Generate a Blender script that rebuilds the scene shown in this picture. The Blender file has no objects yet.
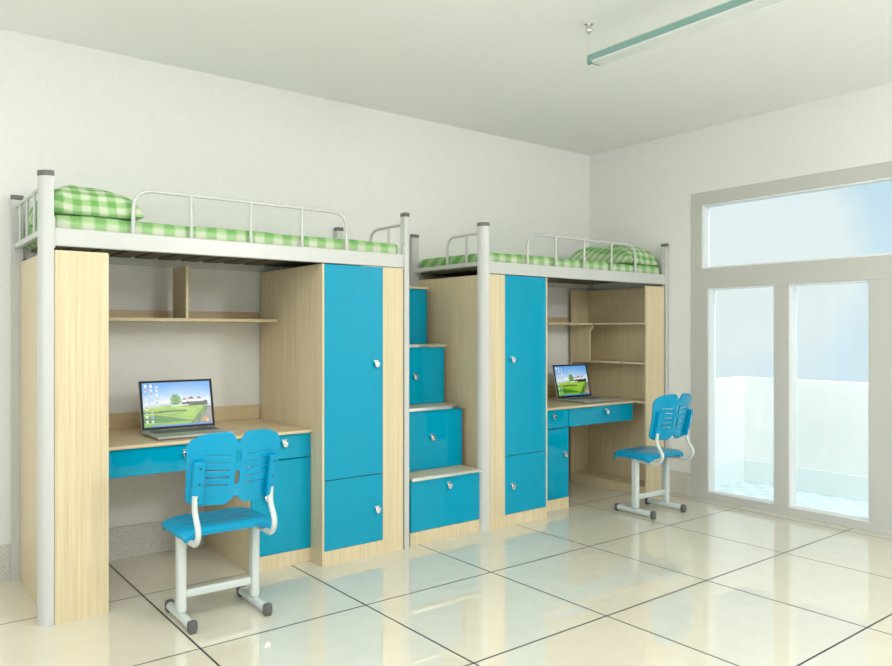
import bpy, bmesh, math, random
from mathutils import Vector, Matrix
random.seed(7)
S = bpy.context.scene
COL = S.collection
PI = math.pi

# ------------------------------------------------------------------ helpers
def srgb(r, g, b):
    f = lambda c: (c/255/12.92) if c/255 <= .04045 else ((c/255+.055)/1.055)**2.4
    return (f(r), f(g), f(b), 1)

class Geo:
    """collects shapes in world coordinates for ONE mesh object"""
    def __init__(s): s.bm = bmesh.new()
    def _mi(s, faces, mi):
        for f in faces: f.material_index = mi
    def box(s, x0, x1, y0, y1, z0, z1, bev=.0012, mi=0, seg=2, xf=None):
        x0, x1 = min(x0, x1), max(x0, x1); y0, y1 = min(y0, y1), max(y0, y1)
        m = Matrix.Translation(((x0+x1)/2, (y0+y1)/2, (z0+z1)/2)) @ Matrix.Diagonal((x1-x0, y1-y0, z1-z0, 1))
        vs = bmesh.ops.create_cube(s.bm, size=1, matrix=m)['verts']
        ed = list({e for v in vs for e in v.link_edges})
        fs = list({f for v in vs for f in v.link_faces})
        s._mi(fs, mi)
        if bev > 0:
            r = bmesh.ops.bevel(s.bm, geom=ed, offset=bev, segments=seg, profile=.5, affect='EDGES', clamp_overlap=True)
            s._mi(r['faces'], mi)
            vs = list({v for f in r['faces'] for v in f.verts})
        if xf is not None:
            bmesh.ops.transform(s.bm, matrix=xf, verts=vs)
        return vs
    def prism(s, pts, axis, a, b, mi=0, bev=0):
        """pts 2D outline, extruded along axis 'x','y' or 'z' from a to b"""
        def P(p, t):
            return {'x': (t, p[0], p[1]), 'y': (p[0], t, p[1]), 'z': (p[0], p[1], t)}[axis]
        v0 = [s.bm.verts.new(P(p, a)) for p in pts]; v1 = [s.bm.verts.new(P(p, b)) for p in pts]
        n = len(pts); fs = [s.bm.faces.new(v0), s.bm.faces.new(v1)]
        for i in range(n): fs.append(s.bm.faces.new((v0[i], v0[(i+1) % n], v1[(i+1) % n], v1[i])))
        s._mi(fs, mi)
        if bev > 0:
            ed = list(fs[0].edges)+list(fs[1].edges)
            r = bmesh.ops.bevel(s.bm, geom=ed, offset=bev, segments=2, profile=.5, affect='EDGES', clamp_overlap=True)
            s._mi(r['faces'], mi)
        return v0+v1
    def tube(s, pts, r, seg=12, mi=0, ry=None):
        """round (or oval: ry) tube along a polyline"""
        pts = [Vector(p) for p in pts]; rings = []; up = None
        for i, p in enumerate(pts):
            t = (pts[min(i+1, len(pts)-1)]-pts[max(i-1, 0)]).normalized()
            if up is None:
                up = Vector((0, 0, 1)) if abs(t.z) < .9 else Vector((1, 0, 0))
            a = (up-t*up.dot(t)).normalized(); b = t.cross(a); up = a
            rings.append([s.bm.verts.new(p+a*(ry or r)*math.sin(2*PI*k/seg)+b*r*math.cos(2*PI*k/seg)) for k in range(seg)])
        fs = [s.bm.faces.new(rings[0]), s.bm.faces.new(rings[-1])]
        for q in range(len(rings)-1):
            for k in range(seg):
                fs.append(s.bm.faces.new((rings[q][k], rings[q][(k+1) % seg], rings[q+1][(k+1) % seg], rings[q+1][k])))
        s._mi(fs, mi)
    def lathe(s, prof, c, axis='z', seg=20, mi=0):
        """profile [(radius, height)] turned about an axis through c"""
        rings = []
        for r, h in prof:
            ring = []
            for k in range(seg):
                a = 2*PI*k/seg; u, v = r*math.cos(a), r*math.sin(a)
                d = {'z': (u, v, h), 'y': (u, h, v), 'x': (h, u, v)}[axis]
                ring.append(s.bm.verts.new((c[0]+d[0], c[1]+d[1], c[2]+d[2])))
            rings.append(ring)
        fs = [s.bm.faces.new(rings[0]), s.bm.faces.new(rings[-1])]
        for q in range(len(rings)-1):
            for k in range(seg):
                fs.append(s.bm.faces.new((rings[q][k], rings[q][(k+1) % seg], rings[q+1][(k+1) % seg], rings[q+1][k])))
        s._mi(fs, mi)

WL = {}                                         # world position of every object's origin
def tag(o, label=None, cat=None, group=None, kind=None):
    if label: o['label'] = label
    if cat: o['category'] = cat
    if group: o['group'] = group
    if kind: o['kind'] = kind
    return o
def thing(name, loc, label, cat, group=None):
    o = bpy.data.objects.new(name, None); COL.objects.link(o)
    o.empty_display_size = .1; o.location = loc; WL[o.name] = Vector(loc)
    return tag(o, label, cat, group)
def obj(name, g, mats, parent=None, smooth=30, label=None):
    bm = g.bm if isinstance(g, Geo) else g
    bmesh.ops.recalc_face_normals(bm, faces=bm.faces)
    n = len(bm.verts)
    lo = Vector([min(v.co[i] for v in bm.verts) for i in range(3)]); hi = Vector([max(v.co[i] for v in bm.verts) for i in range(3)])
    c = (lo+hi)/2; c.z = lo.z
    bmesh.ops.translate(bm, vec=-c, verts=bm.verts)
    me = bpy.data.meshes.new(name); bm.to_mesh(me); bm.free()
    for m in (mats if isinstance(mats, (list, tuple)) else [mats]): me.materials.append(m)
    if smooth:
        me.polygons.foreach_set('use_smooth', [True]*len(me.polygons))
        me.set_sharp_from_angle(angle=math.radians(smooth))
    o = bpy.data.objects.new(name, me); COL.objects.link(o)
    if smooth and smooth <= 50:
        wn = o.modifiers.new('normals', 'WEIGHTED_NORMAL'); wn.keep_sharp = True; wn.weight = 100
    if parent is not None:
        o.parent = parent; o.location = c-WL[parent.name]
    else: o.location = c
    WL[o.name] = c
    if label: o['label'] = label
    return o
def dup_tree(o, parent=None, loc=None, rotz=None):
    c = o.copy(); COL.objects.link(c)
    if parent is not None: c.parent = parent
    for ch in [k for k in COL.objects if k.parent == o]: dup_tree(ch, c)
    if loc is not None: c.location = loc
    if rotz is not None: c.rotation_euler.z = rotz
    return c
def fillet(pts, r, n=6):
    pts = [Vector(p) for p in pts]; out = [pts[0]]
    for i in range(1, len(pts)-1):
        a, b, c = pts[i-1], pts[i], pts[i+1]
        u = (a-b); v = (c-b); rr = min(r, u.length*.49, v.length*.49)
        p0 = b+u.normalized()*rr; p1 = b+v.normalized()*rr
        for k in range(n+1):
            t = k/n; out.append(p0*(1-t)**2+b*2*t*(1-t)+p1*t*t)
    out.append(pts[-1]); return out

# ------------------------------------------------------------------ materials
def mat(name, color, rough=.5, metal=0, spec=.5, coat=0, ior=1.5):
    m = bpy.data.materials.new(name); m.use_nodes = True
    p = m.node_tree.nodes['Principled BSDF']
    p.inputs['Base Color'].default_value = color; p.inputs['Roughness'].default_value = rough
    p.inputs['Metallic'].default_value = metal; p.inputs['Specular IOR Level'].default_value = spec
    p.inputs['Coat Weight'].default_value = coat; p.inputs['Coat Roughness'].default_value = .03
    p.inputs['IOR'].default_value = ior
    return m
class NT:
    def __init__(s, m): s.t = m.node_tree; s.p = s.t.nodes.get('Principled BSDF')
    def n(s, kind, **kw):
        x = s.t.nodes.new(kind)
        for k, v in kw.items(): setattr(x, k, v)
        return x
    def l(s, a, b): s.t.links.new(a, b)
    def math(s, op, a, b=None, c=None):
        x = s.n('ShaderNodeMath', operation=op)
        for i, v in enumerate((a, b, c)):
            if v is None: continue
            if isinstance(v, (int, float)): x.inputs[i].default_value = v
            else: s.l(v, x.inputs[i])
        return x.outputs[0]
    def mix(s, f, a, b):
        x = s.n('ShaderNodeMix', data_type='RGBA')
        for i, v in ((0, f), (6, a), (7, b)):
            if isinstance(v, (int, float)) or isinstance(v, tuple): x.inputs[i].default_value = v
            else: s.l(v, x.inputs[i])
        return x.outputs[2]
def noise_tint(m, scale, c0, c1, stretch=(1, 1, 1), detail=4, lo=.35, hi=.65, coord='Object', bump=0, rough=.5):
    t = NT(m); tc = t.n('ShaderNodeTexCoord') if coord != 'World' else t.n('ShaderNodeNewGeometry')
    mp = t.n('ShaderNodeMapping'); mp.inputs['Scale'].default_value = stretch
    t.l(tc.outputs['Position' if coord == 'World' else coord], mp.inputs['Vector'])
    no = t.n('ShaderNodeTexNoise'); no.inputs['Scale'].default_value = scale; no.inputs['Detail'].default_value = detail
    no.inputs['Roughness'].default_value = rough
    t.l(mp.outputs[0], no.inputs['Vector'])
    mr = t.n('ShaderNodeMapRange'); mr.inputs[1].default_value = lo; mr.inputs[2].default_value = hi
    t.l(no.outputs['Fac'], mr.inputs[0])
    t.l(t.mix(mr.outputs[0], c0, c1), t.p.inputs['Base Color'])
    if bump:
        b = t.n('ShaderNodeBump'); b.inputs['Strength'].default_value = bump; b.inputs['Distance'].default_value = .002
        t.l(no.outputs['Fac'], b.inputs['Height']); t.l(b.outputs[0], t.p.inputs['Normal'])
    return m

WALLC = srgb(236, 236, 226)
M = {}
M['wall'] = noise_tint(mat('wall_paint', WALLC, .75, spec=.25), 60, srgb(235, 235, 231), srgb(238, 238, 234), bump=.03, coord='World')
M['ceiling'] = noise_tint(mat('ceiling_paint', srgb(232, 236, 228), .6, spec=.3), 50, srgb(246, 247, 245), srgb(248, 249, 247), coord='World')
M['wood'] = noise_tint(mat('maple_laminate', srgb(232, 214, 172), .25, spec=.2), 3.2, srgb(207, 190, 153), srgb(226, 212, 178), (34, 34, .6), 5, .3, .7, 'World', rough=.6)
M['woodh'] = noise_tint(mat('maple_laminate_lengthwise', srgb(232, 214, 172), .25, spec=.2), 3.2, srgb(206, 187, 148), srgb(221, 204, 168), (.8, 26, 26), 5, .3, .7, 'World', rough=.6)
M['blue'] = mat('turquoise_laminate', srgb(0, 153, 187), .0, spec=.25, ior=1.5)
M['metal'] = mat('white_painted_steel', srgb(200, 202, 198), .3, spec=.5)
M['cap'] = mat('grey_plastic', srgb(104, 106, 100), .45)
M['darkcap'] = mat('charcoal_plastic', srgb(92, 92, 90), .4)
M['chrome'] = mat('chrome', (.72, .72, .72, 1), .1, 1)
M['strip'] = mat('bright_metal_strip', (.92, .92, .92, 1), .18, 1)
M['chair'] = mat('sky_blue_plastic', srgb(0, 152, 196), .22, spec=.3)
M['screw'] = mat('screw_hole', srgb(10, 60, 95), .5)
M['chairtube'] = mat('light_grey_painted_steel', srgb(205, 213, 209), .35)
M['slat'] = mat('bed_board', srgb(98, 94, 74), .6)
M['frame'] = mat('window_frame_grey', srgb(201, 201, 195), .5, spec=.3)
M['sash'] = mat('white_window_sash', srgb(240, 243, 243), .35)
M['alu'] = mat('laptop_metal', srgb(172, 174, 170), .35, .3)
M['keys'] = mat('laptop_keys', srgb(100, 103, 100), .5)
M['bezel'] = mat('black_bezel', srgb(12, 13, 15), .3, spec=.12)
M['parapet'] = mat('balcony_plaster', srgb(244, 244, 240), .8, spec=.2)
M['ptrim'] = mat('balcony_skirting', srgb(234, 240, 239), .5)
M['lamp'] = mat('lamp_housing', srgb(214, 216, 206), .25, .0)
M['lampside'] = mat('lamp_side_teal', srgb(132, 172, 164), .2, .0)
M['lampdiff'] = mat('lamp_reflector', srgb(236, 240, 240), .12, .0, spec=.6)

# terrazzo skirting
m = mat('terrazzo', srgb(196, 192, 182), .35); t = NT(m)
tc = t.n('ShaderNodeNewGeometry'); vo = t.n('ShaderNodeTexVoronoi'); vo.inputs['Scale'].default_value = 130
t.l(tc.outputs['Position'], vo.inputs['Vector'])
no = t.n('ShaderNodeTexNoise'); no.inputs['Scale'].default_value = 70; no.inputs['Detail'].default_value = 6
t.l(tc.outputs['Position'], no.inputs['Vector'])
sp = t.math('LESS_THAN', vo.outputs['Distance'], .33)
se = t.n('ShaderNodeSeparateColor'); t.l(vo.outputs['Color'], se.inputs[0])
spk = t.math('MULTIPLY', sp, t.math('GREATER_THAN', se.outputs[0], .62))
base = t.mix(no.outputs['Fac'], srgb(192, 188, 178), srgb(232, 229, 221))
t.l(t.mix(t.math('MULTIPLY', spk, .75), base, srgb(158, 150, 136)), t.p.inputs['Base Color'])
M['terrazzo'] = m

# polished floor tiles with dark joints, 0.8 m grid
TX, TY, TS = 1.1107, 3.8503, .796
m = mat('polished_floor_tile', srgb(224, 218, 198), .01, spec=.5, ior=2.1); t = NT(m)
tc = t.n('ShaderNodeNewGeometry'); sx = t.n('ShaderNodeSeparateXYZ'); t.l(tc.outputs['Position'], sx.inputs[0])
def joint(sock, off):
    q = t.math('DIVIDE', t.math('SUBTRACT', sock, off), TS)
    fr = t.math('ABSOLUTE', t.math('SUBTRACT', t.math('FRACT', t.math('ADD', q, 100.5)), .5))
    return t.math('LESS_THAN', fr, .0045/TS)
jt = t.math('MAXIMUM', joint(sx.outputs[0], TX), joint(sx.outputs[1], TY))
no = t.n('ShaderNodeTexNoise'); no.inputs['Scale'].default_value = 9; no.inputs['Detail'].default_value = 8; no.inputs['Roughness'].default_value = .65
t.l(tc.outputs['Position'], no.inputs['Vector'])
mr = t.n('ShaderNodeMapRange'); mr.inputs[1].default_value = .35; mr.inputs[2].default_value = .65; t.l(no.outputs['Fac'], mr.inputs[0])
tile = t.mix(mr.outputs[0], srgb(219, 213, 192), srgb(222, 217, 197))
t.l(t.mix(jt, tile, srgb(26, 28, 28)), t.p.inputs['Base Color'])
rg = t.math('ADD', t.math('MULTIPLY', jt, .5), 0.0); t.l(rg, t.p.inputs['Roughness'])
M['floor'] = m

# balcony floor: small checked tiles
m = mat('balcony_tile', srgb(220, 230, 226), .5); t = NT(m)
tc = t.n('ShaderNodeNewGeometry'); ck = t.n('ShaderNodeTexChecker'); ck.inputs['Scale'].default_value = 10
ck.inputs['Color1'].default_value = srgb(214, 226, 224); ck.inputs['Color2'].default_value = srgb(196, 213, 212)
mp = t.n('ShaderNodeMapping'); mp.inputs['Location'].default_value = (.003, .003, .05); t.l(tc.outputs['Position'], mp.inputs[0])
t.l(mp.outputs[0], ck.inputs['Vector']); t.l(ck.outputs['Color'], t.p.inputs['Base Color'])
M['btile'] = m

# green gingham cloth
def gingham(name, px, pyz, warp=0):
    m = mat(name, srgb(160, 205, 140), .85, spec=.15); t = NT(m)
    tc = t.n('ShaderNodeTexCoord'); src = tc.outputs['Object']
    if warp:
        nz = t.n('ShaderNodeTexNoise'); nz.inputs['Scale'].default_value = 5; t.l(src, nz.inputs['Vector'])
        vm = t.n('ShaderNodeVectorMath', operation='MULTIPLY_ADD'); t.l(nz.outputs['Color'], vm.inputs[0])
        vm.inputs[1].default_value = (warp,)*3; t.l(src, vm.inputs[2]); src = vm.outputs[0]
    s_ = t.n('ShaderNodeSeparateXYZ'); t.l(src, s_.inputs[0])
    def stripe(v, p):
        q = t.math('ABSOLUTE', t.math('SUBTRACT', t.math('FRACT', t.math('ADD', t.math('DIVIDE', v, p), 50)), .5))
        mr = t.n('ShaderNodeMapRange'); mr.inputs[1].default_value = .18; mr.inputs[2].default_value = .32; t.l(q, mr.inputs[0]); return mr.outputs[0]
    a = stripe(s_.outputs[0], px)
    b = stripe(t.math('ADD', s_.outputs[1], t.math('MULTIPLY', s_.outputs[2], 1.0)), pyz)
    su = t.math('MULTIPLY', t.math('ADD', a, b), .5)
    fn = t.n('ShaderNodeTexNoise'); fn.inputs['Scale'].default_value = 90; fn.inputs['Detail'].default_value = 3; t.l(tc.outputs['Object'], fn.inputs['Vector'])
    su = t.math('ADD', su, t.math('MULTIPLY', t.math('SUBTRACT', fn.outputs['Fac'], .5), .45))
    cr = t.n('ShaderNodeValToRGB'); e = cr.color_ramp.elements
    e[0].position = 0; e[0].color = srgb(208, 214, 192); e[1].position = 1; e[1].color = srgb(116, 170, 98)
    k = cr.color_ramp.elements.new(.5); k.color = srgb(158, 196, 138)
    t.l(su, cr.inputs[0]); t.l(cr.outputs[0], t.p.inputs['Base Color'])
    b_ = t.n('ShaderNodeBump'); b_.inputs['Strength'].default_value = .25; b_.inputs['Distance'].default_value = .003
    t.l(fn.outputs['Fac'], b_.inputs['Height']); t.l(b_.outputs[0], t.p.inputs['Normal'])
    return m
M['cloth'] = gingham('green_gingham_mattress_cover', .105, .13, .008)
M['pcloth'] = gingham('green_gingham_pillowcase', .078, .07, .03)

# window glass: clear with a faint mirror
m = bpy.data.materials.new('window_glass'); m.use_nodes = True; t = NT(m); m.node_tree.nodes.remove(t.p)
out = m.node_tree.nodes['Material Output']
tr = t.n('ShaderNodeBsdfTransparent'); tr.inputs[0].default_value = (.965, .985, .985, 1)
gl = t.n('ShaderNodeBsdfGlossy'); gl.inputs['Roughness'].default_value = .0; gl.inputs[0].default_value = (.9, .96, 1, 1)
fr = t.n('ShaderNodeFresnel'); fr.inputs[0].default_value = 1.3
mx = t.n('ShaderNodeMixShader'); t.l(fr.outputs[0], mx.inputs[0]); t.l(tr.outputs[0], mx.inputs[1]); t.l(gl.outputs[0], mx.inputs[2]); t.l(mx.outputs[0], out.inputs[0])
M['glass'] = m

# laptop display (gives off light)
m = bpy.data.materials.new('lit_laptop_display'); m.use_nodes = True; t = NT(m)
ca = t.n('ShaderNodeVertexColor'); ca.layer_name = 'picture'
t.p.inputs['Base Color'].default_value = (.01, .01, .01, 1); t.p.inputs['Roughness'].default_value = .3
t.l(ca.outputs[0], t.p.inputs['Emission Color']); t.p.inputs['Emission Strength'].default_value = .66
M['display'] = m

# ------------------------------------------------------------------ setting
XW, YB, ZC = 5.197, 4.541, 2.889
X0, Y0 = -2.2, -2.6                      # the room runs on past the camera
WY0, WY1, WZ = .57, 3.491, 2.391         # the window opening in the right wall
g = Geo(); g.box(X0, XW+.14, Y0, YB+.14, -.12, 0, 0); tag(obj('floor', g, M['floor'], smooth=0), 'polished cream floor tiles with thin dark joints', kind='structure')
g = Geo(); g.box(X0, XW+.14, Y0, YB+.14, ZC, ZC+.12, 0); tag(obj('ceiling', g, M['ceiling'], smooth=0), 'plain pale ceiling', kind='structure')
g = Geo(); g.box(X0, XW+.14, YB, YB+.14, 0, ZC, 0); tag(obj('wall_back', g, M['wall'], smooth=0), 'long pale wall behind both loft beds', kind='structure')
g = Geo()
g.box(XW, XW+.14, WY1, YB, 0, ZC, 0); g.box(XW, XW+.14, WY0, WY1, WZ, ZC, 0); g.box(XW, XW+.14, Y0, WY0, 0, ZC, 0)
tag(obj('wall_right', g, M['wall'], smooth=0), 'pale wall around the large balcony window', kind='structure')
g = Geo(); g.box(X0-.14, X0, Y0, .2, 0, ZC, 0); g.box(X0-.14, X0, .2, 3.0, 0, .9, 0); g.box(X0-.14, X0, .2, 3.0, 2.5, ZC, 0); g.box(X0-.14, X0, 3.0, YB+.14, 0, ZC, 0)
tag(obj('wall_left', g, M['wall'], smooth=0), 'pale side wall with a wide window, behind the viewpoint', kind='structure')
g = Geo(); g.box(X0-.14, XW+.14, Y0-.14, Y0, 0, ZC, 0); tag(obj('wall_front', g, M['wall'], smooth=0), 'pale wall behind the viewpoint', kind='structure')
g = Geo(); g.box(X0, XW, YB-.01, YB, 0, .185, .002); tag(obj('baseboard_back', g, M['terrazzo']), 'speckled terrazzo skirting along the long wall', kind='structure')
g = Geo(); g.box(XW-.01, XW, WY1+.002, YB-.01, 0, .185, .002); tag(obj('baseboard_right', g, M['terrazzo']), 'speckled terrazzo skirting beside the balcony window', kind='structure')

win = thing('window_1', (XW, 2.03, 0), 'wide grey framed balcony window with glass doors and a transom light', None); tag(win, kind='structure')
XF0, XF1 = XW-.004, XW+.07
panes = [(2.801, 3.343), (2.156, 2.699), (1.361, 1.904), (.717, 1.259)]
PZ0, PZ1, TZ0, TZ1, TY0, TY1 = .056, 1.641, 1.793, 2.291, .665, 3.396
g = Geo()
g.box(XF0, XF1, WY0, WY1, TZ1, WZ, .002); g.box(XF0, XF1, WY0, WY1, PZ1, TZ0, .002)
g.box(XF0, XF1, WY0, WY1, 0, PZ0, .002)
g.box(XF0, XF1, TY1, WY1, TZ0, TZ1, 0); g.box(XF0, XF1, WY0, TY0, TZ0, TZ1, 0)
ys = [WY1]+[v for a, b in panes for v in (b, a)]+[WY0]
for k in range(0, len(ys), 2): g.box(XF0, XF1, ys[k+1], ys[k], PZ0, PZ1, 0)
obj('window_frame', g, M['frame'], win)
def sash(y0, y1, z0, z1, w=.012):
    g = Geo(); a, b = XW+.004, XF1+.02
    g.box(a, b, y0, y0+w, z0, z1, .001); g.box(a, b, y1-w, y1, z0, z1, .001)
    g.box(a, b, y0+w, y1-w, z0, z0+w, .001); g.box(a, b, y0+w, y1-w, z1-w, z1, .001)
    s_ = obj('window_sash', g, M['sash'], win)
    g = Geo(); g.box(XF1-.006, XF1, y0+w*.6, y1-w*.6, z0+w*.6, z1-w*.6, 0); obj('glass_pane', g, M['glass'], s_, smooth=0)
sash(TY0, TY1, TZ0, TZ1)
for a, b in panes: sash(a, b, PZ0, PZ1)

BX, BY = 6.08, 3.55
g = Geo(); g.box(XW+.14, BX+.12, -1.2, BY+.12, -.12, -.001, 0); tag(obj('balcony_floor', g, M['btile'], smooth=0), 'pale checked tiles of the balcony', kind='structure')
g = Geo(); g.box(BX, BX+.12, -1.2, BY+.12, 0, .905, .004); g.box(XW+.14, BX, BY, BY+.12, 0, .905, .004)
tag(obj('balcony_parapet', g, M['parapet']), 'white balcony parapet outside the window', kind='structure')
g = Geo(); g.box(BX-.008, BX, -1.2, BY-.008, 0, .19, .001); g.box(XW+.14, BX-.008, BY-.008, BY, 0, .19, .001)
tag(obj('trim_1', g, M['ptrim']), 'pale skirting at the foot of the balcony parapet', kind='structure')

# ------------------------------------------------------------------ knobs
def knob(parent, x, y, z):
    """chrome shell-shaped pull on a front whose face is at y"""
    g = Geo()
    g.box(x-.0155, x+.0155, y-.006, y, z+.010, z+.021, .002)
    g.box(x-.009, x+.009, y-.016, y, z+.006, z+.012, .002)
    w = .0165
    pts = [(x-w, z+.010), (x-w, z-.004), (x-w*.75, z-.015), (x-w*.3, z-.022), (x+w*.3, z-.022), (x+w*.75, z-.015), (x+w, z-.004), (x+w, z+.010)]
    g.prism(pts, 'y', y-.022, y-.010, bev=.0035)
    g.box(x-.005, x+.005, y-.012, y, z-.008, z+.004, .001)
    return obj('knob', g, M['chrome'], parent, smooth=50)
def front(name, parent, x0, x1, z0, z1, y, kx, kz, gap=.0015, label=None):
    g = Geo(); g.box(x0+gap, x1-gap, y, y+.018, z0+gap, z1-gap, .0012)
    f = obj(name, g, M['blue'], parent, label=label); knob(f, kx, y, kz); return f

# ------------------------------------------------------------------ the two furniture sets (the second is the mirror of the first)
MIR = 5.825
def unit(second):
    X = (lambda x: MIR-x) if second else (lambda x: x)
    def bx(g, x0, x1, *a, **k): g.box(X(x0), X(x1), *a, **k)
    W = 'right' if second else 'left'
    YF = 3.70
    # bookcase at the end of the bed, open towards the desk
    xb0, xb1 = .690, .917
    if second:
        lab = 'open maple bookcase beside the balcony window, shelves facing the laptop desk'
    else:
        lab = 'maple bookcase at the far left end, only its plain sides showing'
    r = thing('bookcase', (X(.80), 4.1, 0), lab, 'bookcase')
    g = Geo(); bx(g, xb0, xb1, YF, YF+.018, 0, 1.665); obj('side_panel', g, M['wood'], r)
    g = Geo(); bx(g, xb0, xb1, 4.487, 4.505, 0, 1.665); obj('side_panel', g, M['wood'], r)
    g = Geo(); bx(g, xb0, xb0+.014, YF+.018, 4.487, 0, 1.665); obj('back_panel', g, M['wood'], r)
    if not second:
        g = Geo(); g.box(.673, xb0, 3.752, 4.474, 0, 1.665); obj('outer_panel', g, M['wood'], r)
    for z in (.058, .732, 1.042, 1.36):
        g = Geo(); bx(g, xb0+.014, xb1-(.002 if z != .732 else .004), YF+.018, 4.487, z, z+.016); obj('shelf', g, M['wood'], r)
    g = Geo(); bx(g, xb1-.018, xb1-.002, YF+.018, 4.487, 0, .058); obj('plinth', g, M['wood'], r)
    # support plate with a curved bracket corner under the long shelf
    ya = 4.285
    pts = [(4.487, 1.058), (ya, 1.058), (ya, 1.30)]
    pts += [(ya-.028*(1-math.cos(a)), 1.30+.028*math.sin(a)) for a in [PI/2*k/6 for k in range(1, 7)]]
    pts += [(4.255, 1.328), (4.255, 1.36), (4.487, 1.36)]
    g = Geo(); g.prism(pts, 'x', X(xb1-.014), X(xb1-.001)); obj('bracket_plate', g, M['wood'], r)
    # wardrobe
    xa, xd, xc = 2.028, 2.4285, 2.572
    if second: lab = 'maple wardrobe with turquoise doors standing right of the step drawers'
    else: lab = 'maple wardrobe with turquoise doors standing left of the step drawers'
    r = thing('wardrobe', (X(2.3), 4.1, 0), lab, 'wardrobe')
    g = Geo(); bx(g, xa, xa+.013, YF, 4.51, 0, 1.680); obj('side_panel', g, M['wood'], r)
    g = Geo(); bx(g, xc-.016, xc, YF+.018, 4.51, 0, 1.680); obj('side_panel', g, M['wood'], r)
    g = Geo(); bx(g, xd, xc, YF, YF+.018, .080, 1.680); obj('front_board', g, M['wood'], r)
    g = Geo(); bx(g, xa+.013, xc, YF, YF+.018, 0, .080); obj('plinth', g, M['wood'], r)
    g = Geo(); bx(g, xa+.013, xc-.016, YF+.02, 4.50, 1.664, 1.680); obj('top_panel', g, M['wood'], r)
    g = Geo(); bx(g, xa+.013, xc-.016, YF+.02, 4.50, .080, .096); obj('bottom_panel', g, M['wood'], r)
    g = Geo(); bx(g, xa+.013, xc-.016, YF+.02, 4.49, .462, .478); obj('inner_shelf', g, M['wood'], r)
    g = Geo(); bx(g, xa+.013, xc-.016, 4.50, 4.51, .08, 1.680); obj('back_panel', g, M['wood'], r)
    kx = (3.46, 3.46) if second else (2.378, 2.385)
    a, b = sorted((X(xa+.013), X(xd)))
    front('door', r, a, b, .473, 1.680, YF, kx[0], 1.116)
    front('door', r, a, b, .081, .4715, YF, kx[1], .267)
    # drawer pedestal
    YD = 3.83
    xp = 1.670
    if second: lab = 'narrow turquoise pedestal cabinet beside the wardrobe, under the desk near the window'
    else: lab = 'turquoise pedestal cabinet behind the nearer chair, under the left desk'
    r = thing('pedestal_cabinet', (X(1.85), 4.1, 0), lab, 'cabinet')
    g = Geo(); bx(g, xp, xp+.014, YD+.018, 4.50, 0, .731); obj('side_panel', g, M['wood'], r)
    g = Geo(); bx(g, 2.013, 2.027, YD+.018, 4.50, 0, .731); obj('side_panel', g, M['wood'], r)
    g = Geo(); bx(g, xp, 2.027, YD, YD+.018, 0, .079); obj('plinth', g, M['wood'], r)
    g = Geo(); bx(g, xp+.014, 2.013, YD+.018, 4.49, .079, .093); obj('bottom_panel', g, M['wood'], r)
    g = Geo(); bx(g, xp+.014, 2.013, 4.48, 4.49, .093, .731); obj('back_panel', g, M['wood'], r)
    a, b = sorted((X(xp), X(2.027)))
    front('drawer', r, a, b, .595, .731, YD, 3.994 if second else 1.862, .684)
    front('door', r, a, b, .080, .593, YD, 4.110 if second else 1.757, .398)
    # desk
    if second: lab = 'maple desktop and turquoise drawer of the desk near the window'
    else: lab = 'maple desktop and turquoise drawer of the left desk'
    r = thing('desk', (X(1.4), 4.15, .6), lab, 'desk')
    g = Geo(); bx(g, .919, 2.026, 3.813, 4.535, .732, .750, bev=.005, seg=3); obj('desktop', g, M['woodh'], r)
    g = Geo(); bx(g, .919, 2.026, 4.518, 4.535, .750, .838); obj('back_board', g, M['woodh'], r)
    a, b = sorted((X(.919), X(1.668)))
    f = front('drawer', r, a, b, .595, .731, YD, 4.58 if second else 1.316, .684)
    g = Geo()
    g.box(a+.01, b-.01, YD+.018, YD+.034, .60, .70, 0); g.box(a+.01, a+.024, YD+.034, 4.35, .60, .70, 0); g.box(b-.024, b-.01, YD+.034, 4.35, .60, .70, 0)
    g.box(a+.024, b-.024, YD+.034, 4.35, .60, .608, 0); g.box(a+.01, b-.01, 4.35, 4.364, .60, .70, 0)
    obj('drawer_box', g, M['wood'], f)
    # long shelf above the desk
    if second: lab = 'long maple wall shelf above the desk near the window'
    else: lab = 'long maple wall shelf with an upright divider above the left desk'
    r = thing('wall_shelf', (X(1.47), 4.4, 1.36), lab, 'shelf')
    g = Geo(); bx(g, .919, 2.026, 4.25, 4.538, 1.360, 1.378); obj('shelf_board', g, M['woodh'], r)
    g = Geo(); bx(g, .919, 2.026, 4.522, 4.538, 1.378, 1.426); obj('back_strip', g, M['woodh'], r)
    if not second:
        g = Geo(); bx(g, 1.462, 1.480, 4.25, 4.474, 1.378, 1.676); obj('divider', g, M['wood'], r)
unit(False); unit(True)

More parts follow.
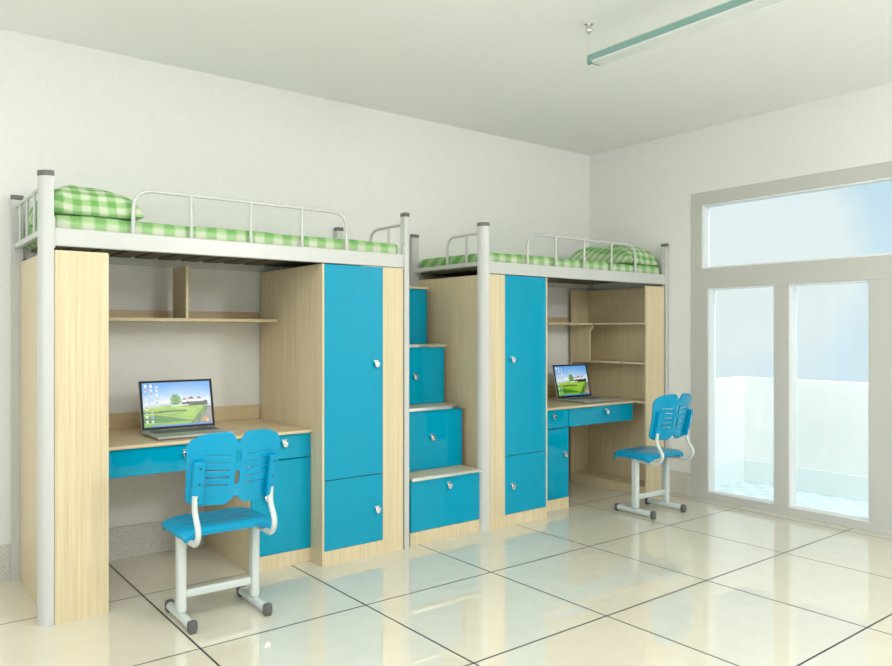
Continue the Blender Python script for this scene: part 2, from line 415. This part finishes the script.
# ------------------------------------------------------------------ storage steps between the beds
r = thing('step_cabinet', (2.92, 4.1, 0), 'four turquoise step drawers climbing between the two loft beds', 'stairs')
sx0, sx1 = 2.645, 3.197
tops = [.41, .813, 1.216, 1.62]; yf = [3.728, 3.905, 4.10, 4.30]
zb = .078
g = Geo(); g.box(sx0, sx1, yf[0], yf[0]+.018, 0, zb); obj('plinth', g, M['wood'], r)
for side in (sx0, sx1-.012):
    pts = [(4.52, 0), (yf[0]+.019, 0)]
    for k in range(4):
        pts += [(yf[k]+.019, tops[k]-.017)]
        if k < 3: pts += [(yf[k+1]+.019, tops[k]-.017)]
    pts += [(4.52, tops[3]-.017)]
    g = Geo(); g.prism(pts, 'x', side, side+.012); obj('side_panel', g, M['wood'], r)
for k in range(4):
    z0 = zb+.001 if k == 0 else tops[k-1]+.001
    front('drawer', r, sx0, sx1, z0, tops[k]-.017, yf[k], 2.941 if k < 2 else 2.945, [.334, .617, 1.0, 1.40][k])
    g = Geo(); y1 = yf[k+1] if k < 3 else 4.52
    g.box(sx0, sx1+(.006 if k else -.003), yf[k]-.012, y1+(.018 if k < 3 else 0), tops[k]-.016, tops[k]); tr_ = obj('tread', g, M['woodh'], r)
    if k < 3:
        g = Geo(); g.box(sx0, sx1+.010, yf[k]-.020, yf[k]-.012, tops[k]-.019, tops[k]+.001, .002)
        obj('nosing', g, M['strip'], tr_, label='chrome edge strip')

# ------------------------------------------------------------------ loft beds
def bed(x0, x1, guard, left_full, name_label, stub, gl, bars, frame_labels=None):
    """x0, x1 outer faces of the posts"""
    R = .056
    r = thing('loft_bed', ((x0+x1)/2, 4.1, 0), name_label, 'bed')
    for sx in (0, 1):
        for sy in (0, 1):
            dx = -1 if sx == 0 else 1; dy = -1 if sy == 0 else 1
            rx, ry, ex = (R, R, 2.25) if sx == 0 else (.044, .043, 4.5)
            cx = x0+rx if sx == 0 else x1-rx; cy = 3.692+ry if sy == 0 else 4.533-ry
            def prof(rr, o=0, rx=rx, ry=ry, ex=ex, cx=cx, cy=cy, dx=dx, dy=dy):
                c = (cx-dx*o, cy-dy*o); n = 12
                out = [c]
                for k in range(n+1):
                    a = PI/2*k/n; e = 2/ex
                    out.append((c[0]+dx*(rx+rr)*math.cos(a)**e if k < n else c[0], c[1]+dy*(ry+rr)*math.sin(a)**e))
                return out
            g = Geo(); g.prism(prof(0), 'z', 0, 1.992, bev=.002); po = obj('post', g, M['metal'], r, smooth=35)
            g = Geo(); g.prism(prof(.003, .0015), 'z', 1.992, 2.016, bev=.004); obj('post_cap', g, M['cap'], po, smooth=50)
    a, b = x0+R, x1-.044
    for y in (3.700, 4.497):
        g = Geo(); g.box(a, b, y, y+.030, 1.684, 1.765, .006, seg=3); obj('side_rail', g, M['metal'], r, smooth=45)
    for x in (x0+.014, x1-.044):
        g = Geo(); g.box(x, x+.030, 3.692+R, 4.533-R, 1.735, 1.763, .005, seg=3); obj('end_rail', g, M['metal'], r, smooth=45)
    for i in range(14):                                     # slats under the mattress
        xx = a+.09+(b-a-.18)*i/13
        g = Geo(); g.box(xx-.05, xx+.05, 3.728, 4.499, 1.722, 1.736, .002); obj('slat', g, M['slat'], r)
    for x, s in ((a, 1), (b, -1)):                         # hook plates where rail meets post
        g = Geo(); g.box(x, x+s*.006, 3.696, 3.728, 1.674, 1.812, .0015)
        obj('hook_plate', g, M['metal'], r)
    # front guard rail
    g = Geo(); y = 3.716
    g.tube(fillet([(gl[0], y, 1.76), (gl[0], y, 1.976), (gl[1], y, 1.976), (gl[1], y, 1.76)], .10, 8), .0095, 12); gd = obj('guard_rail', g, M['metal'], r, smooth=60)
    for x in bars:
        g = Geo(); g.tube([(x, y, 1.762), (x, y, 1.97)], .0085, 10); obj('guard_bar', g, M['metal'], gd, smooth=60)
    # end guard
    if left_full:
        xx = x0+.029
        g = Geo(); g.tube([(xx, 3.748, 1.958), (xx, 4.477, 1.958)], .0095, 12); gd = obj('end_guard', g, M['metal'], r, smooth=60)
        for yy in (3.84, 3.99, 4.185, 4.385):
            g = Geo(); g.tube([(xx, yy, 1.762), (xx, yy, 1.952)], .0075, 10); obj('guard_bar', g, M['metal'], gd, smooth=60)
    if stub:
        xx = stub
        g = Geo(); g.tube(fillet([(xx, 3.748, 1.950), (xx, 4.105, 1.950), (xx, 4.105, 1.755)], .09, 8), .0095, 12); gd = obj('end_guard', g, M['metal'], r, smooth=60)
        g = Geo(); g.tube([(xx, 3.895, 1.758), (xx, 3.895, 1.946)], .0085, 10); obj('guard_bar', g, M['metal'], gd, smooth=60)
    return r
bed(.631, 2.622, True, True, 'white steel loft bed over the left desk, nearest the camera', 2.600, (1.030, 2.192), (1.306, 1.618, 1.913))
bed(3.196, 5.194, True, False, 'white steel loft bed over the right desk, beside the balcony window', 3.226, (3.622, 4.790), (3.901, 4.198, 4.505))

# mattresses
def mattress(x0, x1, label):
    g = Geo(); x0, x1, y0, y1, z0, z1 = x0, x1, 3.742, 4.478, 1.737, 1.832
    g.box(x0, x1, y0, y1, z0, z1, .022, seg=4)
    bmesh.ops.subdivide_edges(g.bm, edges=[e for e in g.bm.edges if e.calc_length() > .3], cuts=24, use_grid_fill=True)
    for v in g.bm.verts:
        if v.co.z > z0+.06: v.co.z += .0025*math.sin(v.co.x*9+v.co.y*5)+.0015*math.sin(v.co.x*23)
    return tag(obj('mattress', g, M['cloth'], smooth=60), label, 'mattress')
mattress(.690, 2.572, 'green gingham mattress on the left loft bed')
mattress(3.262, 5.146, 'green gingham mattress on the right loft bed')

# pillows
def pillow(cx, cy, sx, sy, h, rot, tilt, label, seed, zbase=1.836):
    rnd = random.Random(seed); ph = [rnd.uniform(0, 6) for _ in range(6)]
    bm = bmesh.new(); n = 40; grid = {}
    for side in (1, -1):
        for i in range(n+1):
            for j in range(n+1):
                u, v = -1+2*i/n, -1+2*j/n
                if side == -1 and (i in (0, n) or j in (0, n)): grid[(side, i, j)] = grid[(1, i, j)]; continue
                # pinched pillow outline, pulled out at the corners
                px = u*(1-.09*(1-v*v)); py = v*(1-.07*(1-u*u))
                e = max(0, (1-u**4))**.42*max(0, (1-v**4))**.42
                wr = .07*math.sin(3.2*u+2.1*v+ph[0])+.05*math.sin(6.5*v-3*u+ph[1])*(u*u+.2)+.035*math.sin(11*u+4*v+ph[2])*v*v
                crease = -.16*math.exp(-((u*.8-v*.6+.25)/.10)**2)*max(0, 1-abs(v+.45)*1.3)
                z = side*(e*(1+(wr+crease if side == 1 else 0)))
                e_ = 1+.22*(-u if cx < 2 else 0)
                z *= e_
                zz = z*h*.88 if side == 1 else z*h*.12
                grid[(side, i, j)] = bm.verts.new((px*sx/2, py*sy/2, zz))
    for side in (1, -1):
        for i in range(n):
            for j in range(n):
                q = [grid[(side, i, j)], grid[(side, i+1, j)], grid[(side, i+1, j+1)], grid[(side, i, j+1)]]
                try: bm.faces.new(q if side == 1 else q[::-1])
                except ValueError: pass
    mt = Matrix.Rotation(rot, 4, 'Z') @ Matrix.Rotation(tilt, 4, 'Y')
    bmesh.ops.transform(bm, matrix=mt, verts=bm.verts)
    lo = min(v.co.z for v in bm.verts)
    for v in bm.verts:                                     # the underside settles flat on the mattress
        v.co.z -= lo
        if v.co.z < .03: v.co.z = .03*(v.co.z/.03)**2.2
    lo = min(v.co.z for v in bm.verts)
    bmesh.ops.translate(bm, vec=(cx, cy, zbase-lo), verts=bm.verts)
    return tag(obj('pillow', bm, M['pcloth'], smooth=80), label, 'pillow')
pillow(.882, 4.05, .41, .66, .155, math.radians(0), 0, 'puffy green gingham pillow at the head of the left loft bed', 3)
pillow(4.915, 4.07, .45, .66, .165, math.radians(4), 0, 'green gingham pillow by the window end of the right loft bed', 11)

# ------------------------------------------------------------------ laptops
def picture(u, v):
    """a landscape desktop picture; u right, v up, 0..1"""
    n = lambda a, b, p: .5+.5*math.sin(u*a+p+1.7*math.sin(v*b+p))*math.cos(v*b*.8+p*2+math.sin(u*a*.6))
    lerp = lambda k, a, b: tuple(x+(y-x)*max(0, min(1, k)) for x, y in zip(a, b))
    hill = .44+.05*math.sin(u*4.2-.6)
    e0 = .66+.30*(v/.5)                                      # left edge of the road, narrowing uphill
    if v < .035: c = (58, 128, 214) if u > .1 else (70, 160, 80)
    elif v > hill:
        c = lerp((v-hill)/.5, (238, 243, 248), (96, 166, 236))
        if hill+.02 < v < hill+.33: c = lerp(1.6*(n(11, 15, 1.2)-.35)*(1-(v-hill)/.36), c, (252, 252, 252))
        if v < hill+.045+.02*math.sin(u*9): c = lerp(.6, c, (170, 190, 205))
    else:
        c = lerp(v/hill, (132, 190, 22), (190, 220, 96))
        c = lerp(.5*n(14, 30, .4), c, (88, 150, 22))
        if .31+.02*u < v < .345+.03*u and u < .62: c = (72, 104, 40)
        if v < .27-.30*abs(u-.16) and v > .10: c = lerp(.75, c, (40, 112, 30))
        if v > e0 - .66 + .02 and u > e0+.05+.07*(1-v/.5): c = lerp(n(60, 70, 2), (158, 152, 146), (128, 124, 122))
        elif u > e0-.02 and v < .42: c = lerp(n(50, 60, 1), (54, 98, 22), (110, 160, 40))
    d = ((u-.47)/.082)**2+((v-.585)/.135)**2+.35*(n(45, 60, 1)-.5)
    if d < 1: c = lerp(n(38, 44, 1), (66, 128, 56), (150, 196, 120))
    if .56 < u < .95 and .445 < v < .53+.03*n(55, 9, 0): c = (36, 58, 40)
    for hx, hw, hy in ((.60, .028, .52), (.70, .045, .54), (.82, .04, .53)):
        if abs(u-hx) < hw and hy < v < hy+.06: c = (238, 236, 230)
        if abs(u-hx) < hw*1.2 and hy+.06 <= v < hy+.12*(1-.5*abs(u-hx)/(hw*1.2)): c = (150, 74, 50)
    if .40 < u < .66 and .455 < v < .475: c = (235, 238, 232)
    if ((u-.90)/.03)**2+((v-.115)/.042)**2 < 1: c = (242, 138, 24)
    if ((u-.93)/.02)**2+((v-.085)/.025)**2 < 1: c = (236, 208, 50)
    for ix in range(3):                                      # desktop icons
        for iy in range(9):
            if (ix == 2 and iy > 4) or (ix == 1 and iy in (3, 5)): continue
            cx, cy = .045+ix*.08, .94-iy*.10
            if abs(u-cx) < .014 and abs(v-cy) < .019: c = [(250, 250, 250), (225, 178, 84), (96, 170, 226), (236, 240, 244)][(ix*3+iy*5) % 4]
            if abs(u-cx) < .024 and -.042 < v-cy < -.028 and math.sin(u*900) > -.4: c = (238, 243, 248)
    return c
def laptop(label):
    W, D, T, H = .405, .285, .017, .273
    r = thing('laptop', (0, 0, 0), label, 'laptop')
    g = Geo(); g.box(-W/2, W/2, -D/2, D/2, .003, T, .004, seg=3)
    for sx in (-1, 1):
        for sy in (-1, 1): g.lathe([(.008, 0), (.008, .004)], (sx*(W/2-.03), sy*(D/2-.03), 0), mi=1)
    base = obj('base', g, [M['alu'], M['keys']], r)
    g = Geo()
    for row in range(6):
        n = 15 if row else 6
        for k in range(15):
            if row == 0 and 4 <= k <= 9:
                if k > 4: continue
                w0, w1 = -.075, .075
            else:
                w0 = -W/2+.028+k*(W-.056)/15; w1 = w0+(W-.056)/15-.003
            y0 = D/2-.155+row*.0195+.005
            g.box(w0, w1, y0, y0+.0165, T-.0005, T+.0018, 0)
    obj('keyboard', g, M['keys'], base, smooth=0)
    g = Geo(); g.box(-.045, .045, -D/2+.018, -D/2+.075, T-.0005, T+.0006, 0); obj('touchpad', g, M['alu'], base)
    # lid, built upright then leaned back about its hinge
    xf = Matrix.Translation((0, D/2-.004, T+.001)) @ Matrix.Rotation(math.radians(-13), 4, 'X')
    g = Geo(); g.box(-W/2, W/2, 0, .007, 0, H, .003, seg=3, xf=xf); lid = obj('screen_lid', g, M['alu'], r)
    g = Geo(); g.box(-W/2+.003, W/2-.003, -.0012, 0, .003, H-.003, 0, xf=xf); obj('bezel', g, M['bezel'], lid)
    bm = bmesh.new(); nx, ny = 130, 84; cl = bm.loops.layers.float_color.new('picture')
    x0, x1, z0, z1 = -W/2+.016, W/2-.016, .016, H-.014
    vs = [[bm.verts.new(xf @ Vector((x0+(x1-x0)*i/nx, -.0018, z0+(z1-z0)*j/ny))) for j in range(ny+1)] for i in range(nx+1)]
    for i in range(nx):
        for j in range(ny):
            f = bm.faces.new((vs[i][j], vs[i+1][j], vs[i+1][j+1], vs[i][j+1]))
            c = srgb(*[max(0, min(255, q)) for q in picture((i+.5)/nx, (j+.5)/ny)])
            for lp in f.loops: lp[cl] = c
    obj('display', bm, M['display'], lid, smooth=0)
    for sx in (-.13, .13):
        g = Geo(); g.tube([(sx-.03, D/2-.004, T+.001), (sx+.03, D/2-.004, T+.001)], .004, 10); obj('hinge', g, M['keys'], base)
    return r
lp = laptop('open silver laptop with a landscape desktop, on the left desk behind the nearer chair')
lp.location = (1.400, 4.030, .7505); lp.rotation_euler.z = math.radians(0)
l2 = dup_tree(lp, loc=(4.604, 4.035, .7505), rotz=math.radians(0))
l2['label'] = 'open silver laptop with a landscape desktop, on the desk near the balcony window'

# ------------------------------------------------------------------ chairs
def chair(label):
    r = thing('desk_chair', (0, 0, 0), label, 'chair', None)
    # seat: ribbed plastic shell that curls down at its edges
    bm = bmesh.new(); nx, ny = 40, 48; hw, hd = .222, .176; yc = .012; top = {}; bot = {}
    for i in range(nx+1):
        for j in range(ny+1):
            u, v = -1+2*i/nx, -1+2*j/ny
            k = 1-.10*abs(v)**6; k2 = 1-.10*abs(u)**6
            x = hw*u*k; y = yc+hd*v*k2
            z = .452-.026*abs(u)**7-.018*abs(v)**9-.006*math.cos(PI*u/2)*math.cos(PI*v/2)
            z -= .012*max(0, v)**3
            if abs(u) < .74 and abs(v) < .80: z -= .0035*(1 if math.sin(v*5.2*PI) > .2 else 0)
            elif abs(u) > .86: z -= .0022*(1 if math.sin(v*7.5*PI) > .45 else 0)
            top[i, j] = bm.verts.new((x, y, z)); bot[i, j] = bm.verts.new((x*.97, yc+(y-yc)*.97, z-.020))
    for i in range(nx):
        for j in range(ny):
            bm.faces.new((top[i, j], top[i+1, j], top[i+1, j+1], top[i, j+1])); bm.faces.new((bot[i, j], bot[i, j+1], bot[i+1, j+1], bot[i+1, j]))
    for i in range(nx):
        bm.faces.new((top[i, 0], bot[i, 0], bot[i+1, 0], top[i+1, 0])); bm.faces.new((top[i, ny], top[i+1, ny], bot[i+1, ny], bot[i, ny]))
    for j in range(ny):
        bm.faces.new((top[0, j], top[0, j+1], bot[0, j+1], bot[0, j])); bm.faces.new((top[nx, j], bot[nx, j], bot[nx, j+1], top[nx, j+1]))
    g = Geo(); g.bm.free(); g.bm = bm
    for s in (-1, 1): g.box(s*.172-.020, s*.172+.020, -.15, .10, .398, .428, .006)
    obj('seat', g, M['chair'], r, smooth=40)
    # backrest: butterfly shell with V notches, slots and two oval openings
    cu = bpy.data.curves.new('outline', 'CURVE'); cu.dimensions = '2D'; cu.fill_mode = 'BOTH'; cu.extrude = .004; cu.bevel_depth = .0025; cu.bevel_resolution = 2
    def loop(pts):
        sp = cu.splines.new('POLY'); sp.points.add(len(pts)-1); sp.use_cyclic_u = True
        for q, p in zip(sp.points, pts): q.co = (p[0], p[1], 0, 1)
    def round_loop(pts, rr):
        n = len(pts); out = []
        for i in range(n):
            a, b, c = [Vector((*pts[(i+d) % n][:2], 0)) for d in (-1, 0, 1)]
            rad = pts[i][2] if len(pts[i]) > 2 else rr
            u = a-b; v = c-b; l = min(rad, u.length*.48, v.length*.48)
            p0 = b+u.normalized()*l; p1 = b+v.normalized()*l
            for k in range(7):
                t_ = k/6; q = p0*(1-t_)**2+b*2*t_*(1-t_)+p1*t_*t_; out.append((q.x, q.y))
        return out
    half = [(.0, .042, .01), (.044, .002, .012), (.170, .008, .03), (.203, .030, .03), (.205, .16, .05), (.213, .285, .055), (.150, .320, .06), (.036, .324, .02), (.0, .270, .006)]
    full = half+[(-p[0], p[1], p[2]) for p in half[-2:0:-1]]
    loop(round_loop(full, .02))
    for z0, z1, w in ((.186, .248, .0135), (.088, .154, .0125)):
        loop(round_loop([(-w, z0, w), (w, z0, w), (w, z1, w), (-w, z1, w)], w))
    for k in range(5):
        zz = .090+k*.033; xa = .036; xb = .150 if k > 0 else .135
        for s in (-1, 1):
            sl = .006
            loop([(s*xa, zz-.0047), (s*xb, zz-.0047+sl), (s*xb, zz+.0047+sl), (s*xa, zz+.0047)])
    co = bpy.data.objects.new('outline', cu); COL.objects.link(co); dg = bpy.context.evaluated_depsgraph_get()
    me = bpy.data.meshes.new_from_object(co.evaluated_get(dg)); bm = bmesh.new(); bm.from_mesh(me)
    bpy.data.objects.remove(co); bpy.data.meshes.remove(me); bpy.data.curves.remove(cu)
    bmesh.ops.remove_doubles(bm, verts=bm.verts, dist=1e-5)
    for k in range(-6, 7):
        bmesh.ops.bisect_plane(bm, geom=bm.verts[:]+bm.edges[:]+bm.faces[:], plane_co=(k*.03+.001, 0, 0), plane_no=(1, 0, 0))
    def bend(x, y, z):                                     # x across, y thickness, z height above the lower edge
        yy = y+1.05*x*x+.010*abs(x)-.20*z+.25*(z-.16)**2
        return Vector((x+.006, -.192+yy, .542+z))
    for v in bm.verts: v.co = bend(v.co.x, v.co.z, v.co.y)
    br = obj('backrest', bm, M['chair'], r, smooth=35)
    for s in (-1, 1):                                      # side brackets with three screws
        g = Geo()
        vs = g.box(s*.168-.024, s*.168+.020, -.040, -.004, .018, .205, .006, seg=3)
        for zz in (.04, .108, .176):
            g.lathe([(.0046, -.0415), (.0046, -.036)], (s*.165+s*.003, 0, zz), axis='y', seg=10, mi=1)
        for v in g.bm.verts: v.co = bend(v.co.x, 0, v.co.z)+Vector((0, v.co.y-.002, 0))
        obj('side_bracket', g, [M['chair'], M['screw']], br)
        g = Geo()
        x = s*.172
        g.tube(fillet([(x, -.03, .388), (x, -.214, .388), (x, -.250, .445), (x, -.190, .535), (x, -.200, .60)], .045, 8), .0125, 14)
        obj('back_tube', g, M['chairtube'], r, smooth=60)
        g = Geo(); g.box(x-.020, x+.020, -.010-.026, -.010+.026, .045, .420, .014, seg=4)
        g.lathe([(.004, 0), (.004, .002)], (x+(-.0215 if s > 0 else .0195), -.010, .37), axis='x', seg=8, mi=1)
        obj('leg', g, [M['chairtube'], M['darkcap']], r, smooth=50)
        g = Geo(); g.tube([(x, -.150, .030), (x, .140, .030)], .0205, 16, ry=.020); ft = obj('foot_bar', g, M['chairtube'], r, smooth=60)
        for y, d in ((-.150, -1), (.140, 1)):
            g = Geo()
            g.box(x-.021, x+.021, y-d*.003, y+d*.031, 0.004, .056, .013, seg=4)
            g.box(x-.014, x+.014, y+d*.002, y+d*.027, 0, .014, .003)
            obj('foot_cap', g, M['darkcap'], ft, smooth=60)
    g = Geo(); g.box(-.154, .154, -.010-.011, -.010+.011, .107, .143, .007, seg=3); obj('stretcher', g, M['chairtube'], r, smooth=50)
    return r
ch = chair('sky blue plastic chair nearest the camera, drawn up to the left desk')
ch.location = (1.314, 3.388, 0); ch.rotation_euler.z = math.radians(-1.2)
c2 = dup_tree(ch, loc=(4.530, 3.386, 0), rotz=math.radians(-1.2))
c2['label'] = 'sky blue plastic chair at the right desk, next to the balcony window'

# ------------------------------------------------------------------ ceiling lamp
r = thing('ceiling_lamp', (2.98, 2.0, 2.68), 'long slim strip lamp hanging below the ceiling at top right', 'ceiling lamp')
ly0, ly1, lx, lz = 1.25, 2.585, 2.983, 2.678
g = Geo(); g.prism([(lx-.030, lz+.038), (lx-.020, lz+.052), (lx+.020, lz+.052), (lx+.030, lz+.038)], 'y', ly0+.03, ly1-.12, bev=.001); obj('housing', g, M['lamp'], r)
g = Geo(); g.prism([(lx-.046, lz+.002), (lx-.040, lz+.038), (lx+.040, lz+.038), (lx+.046, lz+.002)], 'y', ly0, ly1, bev=.001); obj('side_cover', g, M['lampside'], r, label='pale teal side cover')
g = Geo(); g.prism([(lx-.046, lz+.002), (lx-.030, lz-.008), (lx+.030, lz-.008), (lx+.046, lz+.002)], 'y', ly0+.01, ly1-.03, bev=.001); obj('diffuser', g, M['lampdiff'], r)
for y in (ly0, ly1):
    s = 1 if y == ly1 else -1
    g = Geo(); g.tube([(lx-.01, y-s*.01, lz+.008), (lx-.01, y+s*.022, lz+.008)], .008, 12); obj('end_pin', g, M['lampside'], r)
for y in (ly1+.016, ly0-.016):
    g = Geo(); g.tube([(lx-.01, y, lz+.012), (lx-.01, y, ZC-.02)], .0012, 6); rd = obj('suspension_wire', g, M['lamp'], r)
    g = Geo(); g.lathe([(.006, -.050), (.015, -.043), (.020, -.030), (.015, -.016), (.012, -.006), (.022, -.004), (.022, 0)], (lx-.01, y, ZC), seg=18); obj('ceiling_mount', g, M['chrome'], rd, smooth=60)

for base, grp in (('desk_chair', 'desk chairs'), ('laptop', 'laptops on the desks'), ('loft_bed', 'white steel loft beds'), ('mattress', 'gingham mattresses'),
                  ('pillow', 'gingham pillows'), ('wardrobe', 'wardrobes under the loft beds'), ('bookcase', 'bookcases at the bed ends'), ('desk', 'desks under the loft beds'),
                  ('pedestal_cabinet', 'pedestal cabinets under the desks'), ('wall_shelf', 'shelves above the desks')):
    for o in COL.objects:
        if o.parent is None and o.name.split('.')[0] == base: o['group'] = grp

# ------------------------------------------------------------------ sky, lights, camera
w = bpy.data.worlds.new('sky'); S.world = w; w.use_nodes = True
nt = w.node_tree; bg = nt.nodes['Background']
class WT(NT):
    def __init__(s): s.t = nt; s.p = None
t = WT()
tc = t.n('ShaderNodeTexCoord'); sep = t.n('ShaderNodeSeparateXYZ'); t.l(tc.outputs['Generated'], sep.inputs[0])
mr = t.n('ShaderNodeMapRange'); mr.inputs[1].default_value = .0; mr.inputs[2].default_value = .28; t.l(sep.outputs[2], mr.inputs[0])
sky = t.mix(mr.outputs[0], srgb(212, 231, 239), srgb(182, 212, 230))
no = t.n('ShaderNodeTexNoise'); no.inputs['Scale'].default_value = 5; no.inputs['Detail'].default_value = 7; no.inputs['Roughness'].default_value = .55
t.l(tc.outputs['Generated'], no.inputs['Vector'])
def blob(az, el, size, soft=.15):
    d = (math.cos(el)*math.cos(az), math.cos(el)*math.sin(az), math.sin(el))
    vm = t.n('ShaderNodeVectorMath', operation='DISTANCE'); t.l(tc.outputs['Generated'], vm.inputs[0]); vm.inputs[1].default_value = d
    q = t.math('ADD', vm.outputs['Value'], t.math('MULTIPLY', t.math('SUBTRACT', no.outputs['Fac'], .5), -.22))
    m_ = t.n('ShaderNodeMapRange'); m_.inputs[1].default_value = size+.01; m_.inputs[2].default_value = size-.03; t.l(q, m_.inputs[0]); return m_.outputs[0]
cl = None
for az, el, sz in ((29.0, 3.8, .135), (36, 6.5, .13), (44, 5, .10), (-40, 30, .5), (100, 40, .4)):
    b_ = blob(math.radians(az), math.radians(el), sz); cl = b_ if cl is None else t.math('MAXIMUM', cl, b_)
cl = t.math('MULTIPLY', cl, .85)
col = t.mix(cl, sky, srgb(230, 238, 236))
t.l(col, bg.inputs['Color']); bg.inputs['Strength'].default_value = .80

def area(name, loc, target, sx, sy, power, color=(1, 1, 1)):
    l = bpy.data.lights.new(name, 'AREA'); l.shape = 'RECTANGLE'; l.size = sx; l.size_y = sy; l.energy = power; l.color = color
    o = bpy.data.objects.new(name, l); COL.objects.link(o); o.location = loc
    o.rotation_euler = (Vector(target)-Vector(loc)).to_track_quat('-Z', 'Y').to_euler(); return o
def fill_point(name, loc, power, r=.22):
    l = bpy.data.lights.new(name, 'POINT'); l.energy = power; l.color = (.985, .995, 1); l.shadow_soft_size = r
    o = bpy.data.objects.new(name, l); COL.objects.link(o); o.location = loc; return o
area('window_fill', (-2.15, 1.6, 1.7), (2.5, 2.9, 1.4), 2.6, 1.5, 26, (.99, .99, 1))  # area light added at the unseen left window, standing in for daylight
area('overhead_fill', (.75, 1.3, 2.84), (.75, 1.3, 0), 2.2, 2.0, 40, (.985, .995, 1))  # added fill from overhead, out of view; no ceiling panel exists here
fill_point('room_fill_near', (.4, -1.4, 2.6), 14)  # added point fill behind the camera, without a fixture
fill_point('room_fill_right', (3.4, -.9, 2.6), 100)  # stronger added point fill for the right side, no lamp there
area('parapet_fill', (5.42, 1.5, 2.78), (6.08, 1.5, .8), 3.8, .35, 88, (.98, .99, 1))  # unseen light above the window, added to brighten the parapet

cam = bpy.data.cameras.new('camera'); co = bpy.data.objects.new('camera', cam); COL.objects.link(co)
co.location = (0, 0, 1.3); co.rotation_euler = (PI/2, 0, .9064-PI/2)
cam.sensor_width = 36; cam.lens = 752.13/892*36; cam.shift_y = -.98/892; cam.clip_start = .05; cam.clip_end = 200
S.camera = co
S.view_settings.view_transform = 'Standard'; S.view_settings.look = 'None'; S.view_settings.gamma = 1; S.view_settings.use_curve_mapping = False
S.view_settings.exposure = 0.46
